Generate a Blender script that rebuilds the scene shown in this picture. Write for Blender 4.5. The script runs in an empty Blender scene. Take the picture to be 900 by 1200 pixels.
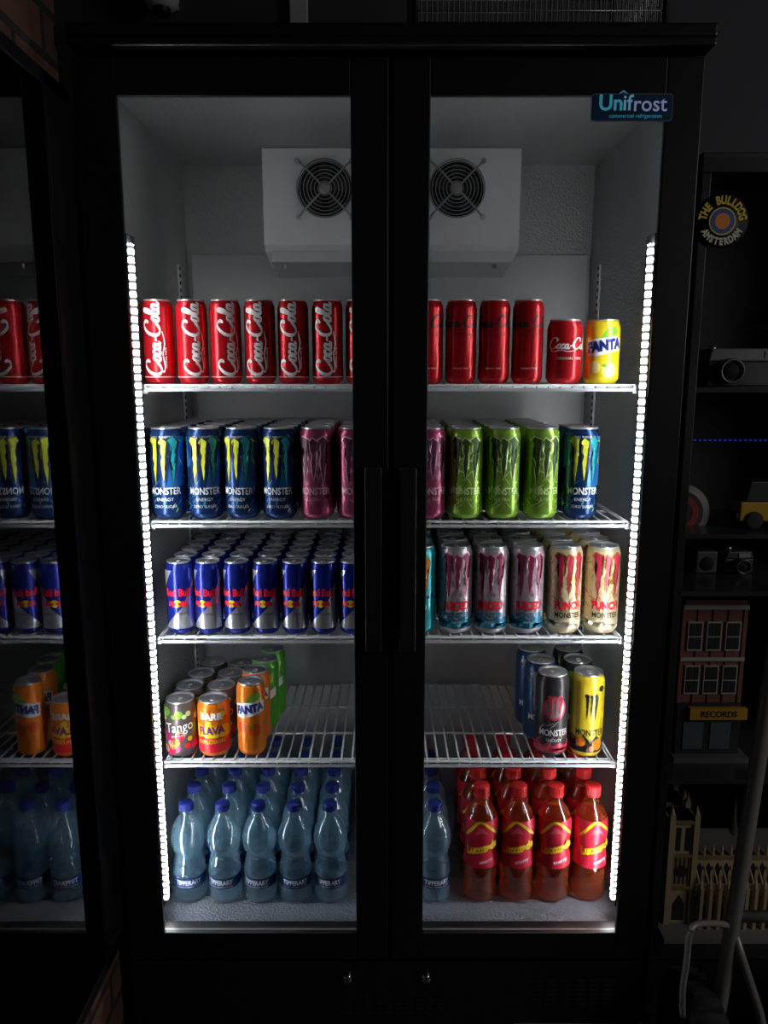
import bpy, bmesh, math, random
from math import sin, cos, pi, atan2, sqrt
from mathutils import Vector, Matrix
random.seed(7)
S = bpy.context.scene
C = S.collection
try:
    S.view_settings.view_transform = 'Standard'
except Exception:
    pass

# ------------------------------------------------------------------ camera
CX, CD, CH, TAU, F = -0.012, 1.40, 1.45, 0.1795, 900.0
TH = math.atan(TAU)
ct, st = cos(TH), sin(TH)
cam = bpy.data.cameras.new('camera'); camo = bpy.data.objects.new('camera', cam); C.objects.link(camo)
cam.sensor_fit = 'VERTICAL'; cam.sensor_height = 36; cam.lens = 27; cam.clip_start = 0.02
camo.location = (CX, -CD, CH); camo.rotation_euler = (pi/2 - TH, 0, 0)
S.camera = camo

def P(px, py, d):
    v = (py-600)/F
    t = (CD+d)/(ct - v*st)
    return Vector((CX+(px-450)/F*t, d, CH+t*(-st - v*ct)))
def XA(px, Z, d):
    return CX+(px-450)/F*((CD+d)*ct+(CH-Z)*st)

# ------------------------------------------------------------------ materials
MC = {}
def mat(name, col, rough=.5, metal=0., emit=None, es=0., bump=None, spec=.5, coat=0.):
    if name in MC: return MC[name]
    m = bpy.data.materials.new(name); m.use_nodes = True
    nt = m.node_tree; b = nt.nodes['Principled BSDF']
    b.inputs['Base Color'].default_value = (*col, 1)
    b.inputs['Roughness'].default_value = rough
    b.inputs['Metallic'].default_value = metal
    b.inputs['Specular IOR Level'].default_value = spec
    b.inputs['Coat Weight'].default_value = coat
    if emit:
        b.inputs['Emission Color'].default_value = (*emit, 1)
        b.inputs['Emission Strength'].default_value = es
    if bump:
        tc = nt.nodes.new('ShaderNodeTexCoord'); n = nt.nodes.new('ShaderNodeTexNoise')
        n.inputs['Scale'].default_value = bump[0]; n.inputs['Detail'].default_value = 2
        bp = nt.nodes.new('ShaderNodeBump'); bp.inputs['Strength'].default_value = bump[1]; bp.inputs['Distance'].default_value = bump[2]
        nt.links.new(tc.outputs['Object'], n.inputs['Vector'])
        nt.links.new(n.outputs['Fac'], bp.inputs['Height'])
        nt.links.new(bp.outputs['Normal'], b.inputs['Normal'])
    MC[name] = m
    return m
def pr(name, col, rough=.28, metal=.35):
    return mat('print_'+name, col, rough, metal)

def facing_fac(nt, power, mul, add):
    lw = nt.nodes.new('ShaderNodeLayerWeight'); lw.inputs['Blend'].default_value = .5
    p = nt.nodes.new('ShaderNodeMath'); p.operation = 'POWER'; p.inputs[1].default_value = power
    a = nt.nodes.new('ShaderNodeMath'); a.operation = 'MULTIPLY_ADD'; a.inputs[1].default_value = mul; a.inputs[2].default_value = add
    nt.links.new(lw.outputs['Facing'], p.inputs[0]); nt.links.new(p.outputs[0], a.inputs[0])
    return a.outputs[0]
def pane_mat(name, tint=(1,1,1), add=.04, rough=0.0):
    m = bpy.data.materials.new(name); m.use_nodes = True; nt = m.node_tree; nt.nodes.clear()
    o = nt.nodes.new('ShaderNodeOutputMaterial'); mx = nt.nodes.new('ShaderNodeMixShader')
    t = nt.nodes.new('ShaderNodeBsdfTransparent'); t.inputs[0].default_value = (*tint, 1)
    g = nt.nodes.new('ShaderNodeBsdfGlossy'); g.inputs['Roughness'].default_value = rough
    nt.links.new(facing_fac(nt, 5, .6, add), mx.inputs[0])
    nt.links.new(t.outputs[0], mx.inputs[1]); nt.links.new(g.outputs[0], mx.inputs[2]); nt.links.new(mx.outputs[0], o.inputs[0])
    return m
def liquid_mat(name, tint, dif, refr=.45, body=.3, edge=.5, ior=1.2, gl=.10):
    m = bpy.data.materials.new(name); m.use_nodes = True; nt = m.node_tree; nt.nodes.clear()
    N = nt.nodes.new; L = nt.links.new
    o = N('ShaderNodeOutputMaterial')
    t = N('ShaderNodeBsdfTransparent'); t.inputs[0].default_value = (*tint, 1)
    r = N('ShaderNodeBsdfRefraction'); r.inputs['Color'].default_value = (*tint, 1); r.inputs['IOR'].default_value = ior; r.inputs['Roughness'].default_value = .02
    d = N('ShaderNodeBsdfDiffuse'); d.inputs[0].default_value = (*dif, 1)
    tl = N('ShaderNodeBsdfTranslucent'); tl.inputs[0].default_value = (*dif, 1)
    g = N('ShaderNodeBsdfGlossy'); g.inputs['Roughness'].default_value = .09
    m1 = N('ShaderNodeMixShader'); m1.inputs[0].default_value = refr; L(t.outputs[0], m1.inputs[1]); L(r.outputs[0], m1.inputs[2])
    m2 = N('ShaderNodeMixShader'); m2.inputs[0].default_value = .5; L(d.outputs[0], m2.inputs[1]); L(tl.outputs[0], m2.inputs[2])
    m3 = N('ShaderNodeMixShader'); L(facing_fac(nt, 2, edge, body), m3.inputs[0]); L(m1.outputs[0], m3.inputs[1]); L(m2.outputs[0], m3.inputs[2])
    m4 = N('ShaderNodeMixShader'); L(facing_fac(nt, 4, .7, gl), m4.inputs[0]); L(m3.outputs[0], m4.inputs[1]); L(g.outputs[0], m4.inputs[2])
    L(m4.outputs[0], o.inputs[0])
    return m
def brick_mat():
    m = bpy.data.materials.new('brick'); m.use_nodes = True; nt = m.node_tree; N = nt.nodes.new; L = nt.links.new
    b = nt.nodes['Principled BSDF']; b.inputs['Roughness'].default_value = .9
    tc = N('ShaderNodeTexCoord'); sp = N('ShaderNodeSeparateXYZ'); cb = N('ShaderNodeCombineXYZ'); ad = N('ShaderNodeMath'); ad.operation = 'ADD'
    L(tc.outputs['Object'], sp.inputs[0]); L(sp.outputs['X'], ad.inputs[0]); L(sp.outputs['Y'], ad.inputs[1])
    L(ad.outputs[0], cb.inputs[0]); L(sp.outputs['Z'], cb.inputs[1])
    br = N('ShaderNodeTexBrick'); br.inputs['Scale'].default_value = 1.0
    br.inputs['Brick Width'].default_value = .21; br.inputs['Row Height'].default_value = .072; br.inputs['Mortar Size'].default_value = .007
    br.inputs['Color1'].default_value = (.20, .085, .06, 1); br.inputs['Color2'].default_value = (.11, .055, .042, 1); br.inputs['Mortar'].default_value = (.035, .03, .03, 1)
    L(cb.outputs[0], br.inputs['Vector'])
    no = N('ShaderNodeTexNoise'); no.inputs['Scale'].default_value = 30; L(tc.outputs['Object'], no.inputs['Vector'])
    mx = N('ShaderNodeMix'); mx.data_type = 'RGBA'; mx.blend_type = 'MULTIPLY'; mx.inputs[0].default_value = .7
    L(br.outputs['Color'], mx.inputs[6]); L(no.outputs['Fac'], mx.inputs[7]); L(mx.outputs[2], b.inputs['Base Color'])
    bp = N('ShaderNodeBump'); bp.inputs['Strength'].default_value = .6; bp.inputs['Distance'].default_value = .004; bp.invert = True
    L(br.outputs['Fac'], bp.inputs['Height']); L(bp.outputs[0], b.inputs['Normal'])
    return m
def led_mat():
    m = bpy.data.materials.new('led_strip'); m.use_nodes = True; nt = m.node_tree; N = nt.nodes.new; L = nt.links.new
    nt.nodes.clear(); o = N('ShaderNodeOutputMaterial'); e = N('ShaderNodeEmission'); e.inputs[0].default_value = (.93, .97, 1, 1)
    tc = N('ShaderNodeTexCoord'); sp = N('ShaderNodeSeparateXYZ'); mu = N('ShaderNodeMath'); mu.operation = 'MULTIPLY'; mu.inputs[1].default_value = 2*pi/.0150
    sn = N('ShaderNodeMath'); sn.operation = 'SINE'; ma = N('ShaderNodeMath'); ma.operation = 'MULTIPLY_ADD'; ma.inputs[1].default_value = 50.; ma.inputs[2].default_value = 28.
    mm = N('ShaderNodeMath'); mm.operation = 'MAXIMUM'; mm.inputs[1].default_value = .35
    L(tc.outputs['Object'], sp.inputs[0]); L(sp.outputs['Z'], mu.inputs[0]); L(mu.outputs[0], sn.inputs[0]); L(sn.outputs[0], ma.inputs[0]); L(ma.outputs[0], mm.inputs[0]); L(mm.outputs[0], e.inputs[1]); L(e.outputs[0], o.inputs[0])
    return m

BLACK = mat('black_paint', (.010, .010, .011), .38)
BLACK2 = mat('black_plastic', (.016, .016, .018), .45)
VOID = mat('vent_dark', (.003, .003, .003), .8)
ALU = mat('stucco_aluminium', (.47, .48, .48), .34, .55, bump=(230, .6, .005))
ALUF = mat('stucco_floor_dim', (.30, .33, .38), .36, .5, bump=(190, .85, .006))  # same stucco, colour darkened to put dimmer light on the floor
LINER = mat('liner_panel', (.50, .52, .52), .4, .1)
WHITE = mat('white_coat', (.78, .79, .80), .35)
WIRE = mat('white_wire', (.62, .64, .67), .35)
STEEL = mat('steel', (.6, .6, .6), .28, .9)
LIDM = mat('can_lid', (.68, .69, .71), .3, .75)
CHROME = mat('chrome', (.8, .8, .8), .12, 1)
GUARD = mat('guard_wire', (.36, .36, .36), .4, .6)
FANB = mat('fan_blade', (.03, .03, .032), .5)
GREYT = mat('grey_tube', (.30, .29, .28), .4, .3)
RUBBER = mat('rubber', (.02, .02, .02), .8)
GLASS2 = pane_mat('cabinet_glass', (.95, .95, .97), .03); GLASS3 = pane_mat('wall_glass', (.42, .42, .42), .10)
BRICK = brick_mat(); LED = led_mat()
WALLD = mat('dark_wall', (.055, .058, .068), .8, bump=(40, .1, .002))

# ------------------------------------------------------------------ mesh builder
class MB:
    def __init__(s): s.bm = bmesh.new(); s.mats = []
    def mi(s, m):
        if m not in s.mats: s.mats.append(m)
        return s.mats.index(m)
    def face(s, vs, m, smooth=False):
        try:
            f = s.bm.faces.new(vs); f.material_index = s.mi(m); f.smooth = smooth
            return f
        except ValueError: return None
    def box(s, x0, x1, y0, y1, z0, z1, m):
        v = [s.bm.verts.new(p) for p in ((x0,y0,z0),(x1,y0,z0),(x1,y1,z0),(x0,y1,z0),(x0,y0,z1),(x1,y0,z1),(x1,y1,z1),(x0,y1,z1))]
        for q in ((0,3,2,1),(4,5,6,7),(0,1,5,4),(1,2,6,5),(2,3,7,6),(3,0,4,7)): s.face([v[i] for i in q], m)
        return s
    def prism(s, prof, a0, a1, m, axis='x'):   # prof in (y,z) extruded along x, or (x,z) along y
        def mk(p, a): return (a, p[0], p[1]) if axis == 'x' else (p[0], a, p[1])
        A = [s.bm.verts.new(mk(p, a0)) for p in prof]; B = [s.bm.verts.new(mk(p, a1)) for p in prof]
        s.face(A, m); s.face(B[::-1], m); n = len(prof)
        for i in range(n): s.face([A[i], B[i], B[(i+1)%n], A[(i+1)%n]], m)
        return s
    def lathe(s, prof, m, seg=32, c=(0,0,0), axis='z', smooth=True):
        rings = []
        for r, z in prof:
            def mk(a):
                if axis == 'z': return (c[0]+r*cos(a), c[1]+r*sin(a), c[2]+z)
                if axis == 'y': return (c[0]+r*cos(a), c[1]+z, c[2]+r*sin(a))
                return (c[0]+z, c[1]+r*cos(a), c[2]+r*sin(a))
            if r < 1e-6: rings.append([s.bm.verts.new(mk(0))])
            else: rings.append([s.bm.verts.new(mk(2*pi*i/seg)) for i in range(seg)])
        for A, B in zip(rings, rings[1:]):
            for i in range(seg):
                j = (i+1) % seg
                if len(A) == 1 and len(B) == 1: continue
                if len(A) == 1: s.face([A[0], B[j], B[i]], m, smooth)
                elif len(B) == 1: s.face([A[i], A[j], B[0]], m, smooth)
                else: s.face([A[i], A[j], B[j], B[i]], m, smooth)
        return s
    def tube(s, pts, r, m, seg=6, closed=False):
        pts = [Vector(p) for p in pts]; n = len(pts); rings = []
        for i, p in enumerate(pts):
            if closed: t = pts[(i+1)%n]-pts[i-1]
            else: t = pts[min(i+1, n-1)]-pts[max(i-1, 0)]
            t.normalize(); up = Vector((0,0,1)) if abs(t.z) < .9 else Vector((1,0,0))
            a = t.cross(up).normalized(); b = t.cross(a)
            rings.append([s.bm.verts.new(p+r*(cos(2*pi*k/seg)*a+sin(2*pi*k/seg)*b)) for k in range(seg)])
        for i in range(n if closed else n-1):
            A, B = rings[i], rings[(i+1)%n]
            for k in range(seg): s.face([A[k], A[(k+1)%seg], B[(k+1)%seg], B[k]], m, True)
        if not closed: s.face(rings[0][::-1], m); s.face(rings[-1], m)
        return s
    def flat(s, vf, x, y, z, m, rot=0, sx=1):       # lettering on a plane facing -y
        vs, fs = vf; c, sn = cos(rot), sin(rot)
        V = [s.bm.verts.new((x+(u*sx*c-w*sn), y, z+(u*sx*sn+w*c))) for u, w in vs]
        for f in fs: s.face([V[i] for i in f], m)
        return s
    def mesh(s, name):
        me = bpy.data.meshes.new(name); s.bm.normal_update()
        s.bm.to_mesh(me); s.bm.free()
        for m in s.mats: me.materials.append(m)
        return me
    def build(s, name, parent=None, loc=(0,0,0), rz=0, bevel=0):
        o = bpy.data.objects.new(name, s.mesh(name)); C.objects.link(o); o.location = loc; o.rotation_euler = (0,0,rz)
        if parent: o.parent = parent
        if bevel:
            b = o.modifiers.new('bevel', 'BEVEL'); b.width = bevel; b.segments = 2; b.limit_method = 'ANGLE'
        return o
def tag(o, label, cat, group=None):
    o['label'] = label; o['category'] = cat
    if group: o['group'] = group
    return o
def thing(name, label, cat, loc=(0,0,0), rz=0, group=None):
    o = bpy.data.objects.new(name, None); C.objects.link(o); o.location = loc; o.rotation_euler = (0,0,rz); o.empty_display_size = .02
    return tag(o, label, cat, group)
def struct(o): o['kind'] = 'structure'; return o

TC = {}
def text2d(s, size=1., shear=0., offset=0., spacing=1.):
    k = (s, size, shear, offset, spacing)
    if k in TC: return TC[k]
    cu = bpy.data.curves.new('t', 'FONT'); cu.body = s; cu.size = size; cu.shear = shear; cu.offset = offset; cu.space_character = spacing
    cu.resolution_u = 3; cu.align_x = 'CENTER'; cu.align_y = 'CENTER'
    ob = bpy.data.objects.new('t', cu); C.objects.link(ob); bpy.context.view_layer.update()
    me = bpy.data.meshes.new_from_object(ob.evaluated_get(bpy.context.evaluated_depsgraph_get()))
    vs = [(v.co.x, v.co.y) for v in me.vertices]; fs = [tuple(p.vertices) for p in me.polygons]
    bpy.data.objects.remove(ob); bpy.data.curves.remove(cu); bpy.data.meshes.remove(me)
    TC[k] = (vs, fs); return TC[k]
def catmull(pts, n=6, closed=False):
    out = []; N = len(pts)
    for i in range(N if closed else N-1):
        g = (lambda k: pts[k % N]) if closed else (lambda k: pts[max(0, min(N-1, k))])
        p0, p1, p2, p3 = g(i-1), g(i), g(i+1), g(i+2)
        for j in range(n):
            t = j/n
            out.append(tuple(.5*((2*b)+(c-a)*t+(2*a-5*b+4*c-d)*t*t+(-a+3*b-3*c+d)*t**3) for a, b, c, d in zip(p0, p1, p2, p3)))
    if not closed: out.append(tuple(pts[-1]))
    return out
def ribbon(pts, w0, w1, closed=False):
    p = catmull(pts, 6, closed); n = len(p); V = []; Fc = []
    for i in range(n):
        a = p[i-1] if (closed or i) else p[0]; b = p[(i+1) % n] if (closed or i < n-1) else p[-1]
        tx, ty = b[0]-a[0], b[1]-a[1]; l = math.hypot(tx, ty) or 1; tx /= l; ty /= l
        w = (w0+w1*abs(ty*.9+tx*.1))/2
        if not closed: w *= min(1, .45+min(i, n-1-i)*.18)
        V += [(p[i][0]-ty*w, p[i][1]+tx*w), (p[i][0]+ty*w, p[i][1]-tx*w)]
    for i in range(n if closed else n-1):
        j = (i+1) % n; Fc.append((2*i, 2*i+1, 2*j+1, 2*j))
    return V, Fc
def merge2(parts):
    V, Fc = [], []
    for v, f in parts:
        o = len(V); V += v; Fc += [tuple(i+o for i in q) for q in f]
    return V, Fc
def ell(cx, cy, rx, ry, n=10, sl=.15):
    return [(cx+rx*cos(2*pi*k/n)+sl*ry*sin(2*pi*k/n), cy+ry*sin(2*pi*k/n)) for k in range(n)]
def cola_script():
    R = []
    def C_(o): return [(o+1.75,1.45),(o+1.95,1.8),(o+1.6,2.15),(o+1.05,2.1),(o+.5,1.55),(o+.28,.85),(o+.45,.25),(o+.95,.0),(o+1.5,.2),(o+1.95,.6)]
    def a_(o): return [(o+.36,.95),(o+.26,.35),(o+.42,.02),(o+.72,.3)]
    for o in (0, 5.0): R.append(ribbon(C_(o), .16, .30))
    R.append(ribbon(ell(2.4,.5,.3,.46), .14, .28, True))
    R.append(ribbon([(3.35,.72),(3.2,.96),(2.95,.72),(2.9,.25),(3.12,.02),(3.45,.3)], .14, .28))
    R.append(ribbon(ell(3.85,.48,.28,.45), .14, .26, True)); R.append(ribbon(a_(3.85), .14, .26))
    R.append(ribbon([(4.55,.5),(4.8,.6),(5.1,.55)], .2, .1))
    R.append(ribbon(ell(7.4,.5,.3,.46), .14, .28, True))
    R.append(ribbon([(7.75,.35),(8.3,1.2),(8.45,1.95),(8.2,2.1),(8.0,1.2),(8.0,.3),(8.25,.02),(8.5,.3)], .14, .26))
    R.append(ribbon(ell(8.8,.48,.28,.45), .14, .26, True)); R.append(ribbon(a_(8.8), .14, .26))
    R.append(ribbon([(1.0,.02),(.75,-.3),(1.6,-.45),(3.0,-.25),(4.4,-.5),(5.9,-.25)], .12, .1))
    V, Fc = merge2(R)
    return [(x-4.75+.12*y, y-.9) for x, y in V], Fc
COLA = cola_script()

class Decor:
    def __init__(s, mb, R): s.mb = mb; s.R = R
    def add(s, V, Fc, m, layer=1):
        bm = bmesh.new(); vv = [bm.verts.new((a, 0, b)) for a, b in V]
        for f in Fc:
            try: bm.faces.new([vv[i] for i in f])
            except ValueError: pass
        bmesh.ops.triangulate(bm, faces=[f for f in bm.faces if len(f.verts) > 4])
        lo = min(a for a, b in V); hi = max(a for a, b in V); stp = s.R*.2; k = math.ceil(lo/stp)
        while k*stp < hi:
            bmesh.ops.bisect_plane(bm, geom=bm.verts[:]+bm.edges[:]+bm.faces[:], plane_co=(k*stp,0,0), plane_no=(1,0,0), dist=1e-6); k += 1
        r = s.R+.0002*layer
        mp = {v: s.mb.bm.verts.new((r*sin(v.co.x/s.R), -r*cos(v.co.x/s.R), v.co.z)) for v in bm.verts}
        for f in bm.faces: s.mb.face([mp[v] for v in f.verts], m, True)
        bm.free()
    def poly(s, pts, m, layer=1): s.add(pts, [tuple(range(len(pts)))], m, layer)
    def disc(s, cs, cz, r, m, layer=1, ry=None, n=18): s.poly([(cs+r*cos(2*pi*k/n), cz+(ry or r)*sin(2*pi*k/n)) for k in range(n)], m, layer)
    def shape(s, vf, cs, cz, sc, m, layer=2, rot=0, sx=1):
        c, sn = cos(rot), sin(rot)
        s.add([(cs+sc*(u*sx*c-w*sn), cz+sc*(u*sx*sn+w*c)) for u, w in vf[0]], vf[1], m, layer)
    def text(s, t, size, cs, cz, m, layer=2, rot=0, shear=0, offset=0, sx=1): s.shape(text2d(t, 1, shear, offset), cs, cz, size, m, layer, rot, sx)
    def band(s, z0, z1, m, layer=1):
        r = s.R+.0002*layer; s.mb.lathe([(r, z0), (r, z1)], m, 40)
    def zig(s, z0, z1, amp, m, layer=1, n=16):
        W = pi*s.R*.98; top = [(-W+2*W*k/n, z1+amp*(1 if k % 2 else -1)*random.uniform(.4, 1)) for k in range(n+1)]
        s.poly([(-W, z0), (W, z0)]+top[::-1], m, layer)
CL = [[(-.52,.93),(-.40,1.02),(-.17,.97),(-.22,.90),(-.15,.76),(-.23,.70),(-.17,.55),(-.25,.48),(-.20,.30),(-.27,.22),(-.29,.0),(-.34,.20),(-.38,.34),(-.33,.46),(-.40,.55),(-.34,.70),(-.39,.80),(-.43,.87)],
      [(-.17,.90),(-.03,1.0),(.14,.92),(.08,.84),(.12,.70),(.05,.62),(.10,.48),(.03,.40),(.06,.28),(.0,.10),(-.05,.26),(-.02,.38),(-.10,.48),(-.04,.62),(-.11,.72),(-.07,.84)],
      [(.15,.95),(.34,1.03),(.52,.91),(.41,.86),(.37,.74),(.44,.66),(.36,.54),(.42,.44),(.33,.32),(.36,.18),(.31,.0),(.28,.18),(.24,.28),(.28,.42),(.20,.52),(.27,.64),(.21,.74),(.24,.86)]]
def claw(D, z0, w, h, ms, back=None, cs=0):
    for i, c in enumerate(CL):
        mx = sum(p[0] for p in c)/len(c); my = sum(p[1] for p in c)/len(c)
        k = lambda v: .72+.28*max(0, (v-.75)/.25)          # slimmer below the shoulder of each stroke
        if back: D.poly([(cs+(mx+(u-mx)*1.2)*w, z0+(my+(v-my)*1.05)*h) for u, v in c], back, 2)
        D.poly([(cs+(mx+(u-mx)*k(v))*w, z0+v*h) for u, v in c], ms[i % len(ms)], 3)

# ------------------------------------------------------------------ can kinds
KIND = {}
def can_kind(key, R, H, base, decor, neck=.86):
    mb = MB()
    mb.lathe([(0, .004), (R*.68, .0035), (R*.74, .0), (R*.82, .0015), (R*.97, .009), (R, .0125), (R, H*.5), (R, H-.017), (R*.975, H-.013), (R*.9, H-.006), (R*neck, H-.0035)], base, 40)
    if decor: decor(Decor(mb, R))
    rn = R*neck
    ld = MB().lathe([(rn*.99, H-.004), (rn*1.02, H-.002), (rn*1.01, H), (rn*.96, H), (rn*.92, H-.0045), (rn*.86, H-.005), (rn*.83, H-.0035), (0, H-.0035)], LIDM, 32)
    tb = MB(); L = rn*.36; z = H-.002
    tb.tube([(L*.55*cos(a), -L*.35+L*.8*sin(a), z) for a in [2*pi*k/14 for k in range(14)]], .0012, LIDM, 5, True)
    tb.box(-L*.4, L*.4, L*.0, L*.45, z-.001, z+.0006, LIDM)
    KIND[key] = (mb.mesh('can_body'), ld.mesh('lid'), tb.mesh('ring_pull'))
def place_can(key, X, y, Z, label, group, rz=None):
    t = thing('drink_can', label, 'can', (X, y, Z), random.uniform(-.22, .22) if rz is None else rz, group)
    for nm, me in zip(('can_body', 'lid', 'ring_pull'), KIND[key]):
        o = bpy.data.objects.new(nm, me); C.objects.link(o); o.parent = t
    return t

RED = pr('cola_red', (.58, .010, .018), .27, .4); WH = pr('white', (.85, .85, .85), .4, 0); BK = pr('black', (.012, .012, .014), .35, .1)
YEL = pr('yellow', (.88, .66, .02), .3, .15); NAVY = pr('navy', (.01, .02, .20), .3, .2); LIME = pr('lime', (.22, .55, .05), .3, .3)
BLUE = pr('deep_blue', (.012, .045, .17), .26, .5); TEAL = pr('teal', (.02, .40, .45), .3, .3); MYEL = pr('claw_yellow', (.75, .8, .06), .35, .1)
PINK = pr('pink', (.42, .07, .16), .28, .5); PINKD = pr('pink_dark', (.10, .01, .045), .4, .2); PINKL = pr('pink_light', (.75, .45, .55), .4, .2)
GRN = pr('green', (.30, .54, .06), .27, .45); GRND = pr('green_dark', (.04, .09, .015), .4, .2); GRNL = pr('green_light', (.70, .85, .38), .4, .2)
SILV = pr('silver', (.58, .51, .56), .28, .55); CREAM = pr('cream', (.72, .60, .36), .32, .3); CRED = pr('claw_red', (.55, .03, .07), .35, .1)
RBB = pr('energy_blue', (.012, .025, .30), .25, .45); RBS = pr('energy_silver', (.62, .64, .68), .28, .7); RR = pr('letter_red', (.75, .01, .03), .4, 0)
ORG = pr('orange', (.82, .20, .01), .3, .2); ORG2 = pr('orange_deep', (.72, .09, .01), .3, .2); CHAR = pr('charcoal', (.04, .036, .04), .32, .4); GLD = pr('gold', (.45, .28, .06), .3, .5)
PUR = pr('purple', (.25, .02, .18), .35, .1); JBL = pr('foot_blue', (.02, .22, .36), .3, .35)

RS, HS = .0305, .162      # slim
RT, HT = .0349, .184      # tall
RF, HF = .0345, .124      # short
RB_, HB = .0282, .153     # small slim

def d_cola(D):
    D.shape(COLA, .001, .084, .0150, WH, 2, pi/2)
    D.text('ORIGINAL TASTE', .0052, .024, .05, WH, 2, pi/2)
    D.band(.0128, .0145, WH, 1)
can_kind('cola', RS, HS, RED, d_cola)
def d_zero(D):
    D.shape(COLA, 0, .118, .0105, BK, 2)
    D.text('ZERO SUGAR', .0078, 0, .095, BK, 2)
    D.text('ORIGINAL TASTE', .0040, 0, .03, WH, 2)
can_kind('zero', RS, HS, RED, d_zero)
def d_colas(D):
    D.shape(COLA, .001, .076, .0098, WH, 2, .0)
    D.text('ORIGINAL TASTE', .0068, .002, .049, WH, 2)
can_kind('cola_short', RF, HF, RED, d_colas)
def fanta(leaf, z, sz):
    def f(D):
        D.poly([(-.034, z-.020), (-.016, z-.021), (.036, z-.008), (.037, z+.014), (.014, z+.019), (-.036, z+.008)], WH, 1)
        D.poly([(-.008, z+.014), (.004, z+.032), (.022, z+.036), (.028, z+.024), (.014, z+.016)], LIME, 2)
        D.text('FANTA', sz, 0, z-.001, NAVY, 3, .15, .08, .075, .84)
        D.disc(-.018, z-.042, .012, leaf, 1); D.disc(.012, z-.048, .015, leaf, 1); D.disc(.002, z-.038, .006, LIME, 2, .003)
    return f
can_kind('fanta_lemon', RF, HF, YEL, fanta(pr('lemon_light', (.95, .85, .3), .3, .1), .074, .0262))
can_kind('fanta_orange', RS, HS, ORG, fanta(ORG2, .108, .0232))
def monster(ms, back=None, extra=None, tm=WH, name='MONSTER', sub='ENERGY', z0=.070, h=.094, w=.061):
    def f(D):
        if extra: extra(D)
        claw(D, z0, w, h, ms, back)
        D.text(name, .0195, 0, .057, tm, 4, 0, 0, .02, .74)
        D.text(sub, .0092, 0, .0405, tm, 4)
    return f
def streaks(cols, n, seed, zlo=.016, zhi=.165, ln=.02):
    def f(D):
        rnd = random.Random(seed)
        for k in range(n):
            s_, z_ = rnd.uniform(-.1, .1), rnd.uniform(zlo, zhi); a = rnd.uniform(.4, 1.3)*(1 if rnd.random() < .5 else -1); l = rnd.uniform(.35, 1)*ln; w = rnd.uniform(.0008, .0022)
            c, q = cos(a), sin(a); e = min(1, (zhi+.002-z_)/(abs(q)*l+1e-6), (z_-zlo+.002)/(abs(q)*l+1e-6)); l *= max(.1, e)
            D.poly([(s_-c*l, z_-q*l), (s_-q*w, z_+c*w), (s_+c*l, z_+q*l), (s_+q*w, z_-c*w)], cols[k % len(cols)], 1)
    return f
def ex_blue(D):
    bm_ = pr('blue_mid', (.02, .14, .40), .3, .4)
    D.poly([(.004, .06), (.045, .07), (.05, .165), (.02, .168)], bm_, 1)
    D.poly([(-.055, .1), (-.03, .11), (-.04, .165), (-.06, .165)], bm_, 1)
    streaks([TEAL, bm_, MYEL, bm_], 44, 21, .016, .165, .016)(D)
    D.text('FULL THROTTLE', .0058, 0, .1655, WH, 2)
    D.text('ZERO SUGAR', .0080, 0, .026, WH, 2)
can_kind('blue', RT, HT, BLUE, monster([MYEL, MYEL, TEAL], BK, ex_blue))
def speck(cols, n, seed, zlo=.02, zhi=.165):
    def f(D):
        rnd = random.Random(seed)
        for k in range(n):
            s_, z_, r = rnd.uniform(-.1, .1), rnd.uniform(zlo, zhi), rnd.uniform(.002, .006)
            D.poly([(s_+r*rnd.uniform(.5, 1.3)*cos(a), z_+r*rnd.uniform(.5, 1.5)*sin(a)) for a in [2*pi*i/7 for i in range(7)]], cols[k % len(cols)], 1)
    return f
def both(*fs):
    def f(D):
        for g in fs: g(D)
    return f
PKM, PKN = pr('pink_m', (.58, .19, .31), .3, .4), pr('pink_n', (.26, .03, .09), .3, .4)
GM, GN = pr('green_m', (.52, .76, .18), .3, .4), pr('green_n', (.13, .29, .025), .3, .4)
can_kind('pink', RT, HT, PINK, monster([PINKD, PINKD, PINKD], PINKL, both(speck([PKM, PKN], 60, 3), streaks([PKN, PKM], 80, 31)), PINKL, 'MONSTER', 'ULTRA'))
can_kind('green', RT, HT, GRN, monster([GRND, GRND, GRND], GRNL, both(speck([GM, GN], 60, 5), streaks([GN, GM], 80, 32)), GRNL, 'MONSTER', 'ULTRA'))
def ex_juice(D):
    D.zig(.0128, .034, .006, JBL, 1); a, b = pr('silver_m', (.74, .62, .68), .3, .4), pr('silver_n', (.36, .22, .30), .3, .4)
    speck([a, b, PINKL], 60, 9, .05)(D); streaks([b, PINKL, a], 80, 33, .05)(D)
    D.text('JUICED', .0225, 0, .061, RR, 4, 0, 0, .06, .78); D.text('MONSTER', .0155, 0, .0410, JBL, 4, 0, 0, .03, .8); D.text('PACIFIC', .006, 0, .026, WH, 4)
def claw_only(ms, back, extra):
    def f(D): extra(D); claw(D, .076, .061, .094, ms, back)
    return f
can_kind('juiced', RT, HT, SILV, claw_only([pr('claw_wine', (.26, .02, .07), .35, .1)], PINKL, ex_juice))
def ex_punch(D):
    a, b = pr('cream_m', (.82, .73, .52), .3, .2), pr('cream_n', (.50, .32, .13), .3, .3)
    speck([a, GLD, b], 60, 12, .05)(D); streaks([b, CRED, GLD], 64, 34, .05)(D)
    D.zig(.0128, .03, .005, a, 1)
    D.text('PUNCH', .0215, 0, .061, RR, 4, 0, 0, .06, .78); D.text('MONSTER', .0155, 0, .0410, BK, 4, 0, 0, .02, .8); D.text('ENERGY', .006, 0, .026, BK, 4)
can_kind('punch', RT, HT, CREAM, claw_only([CRED], GLD, ex_punch))
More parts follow.
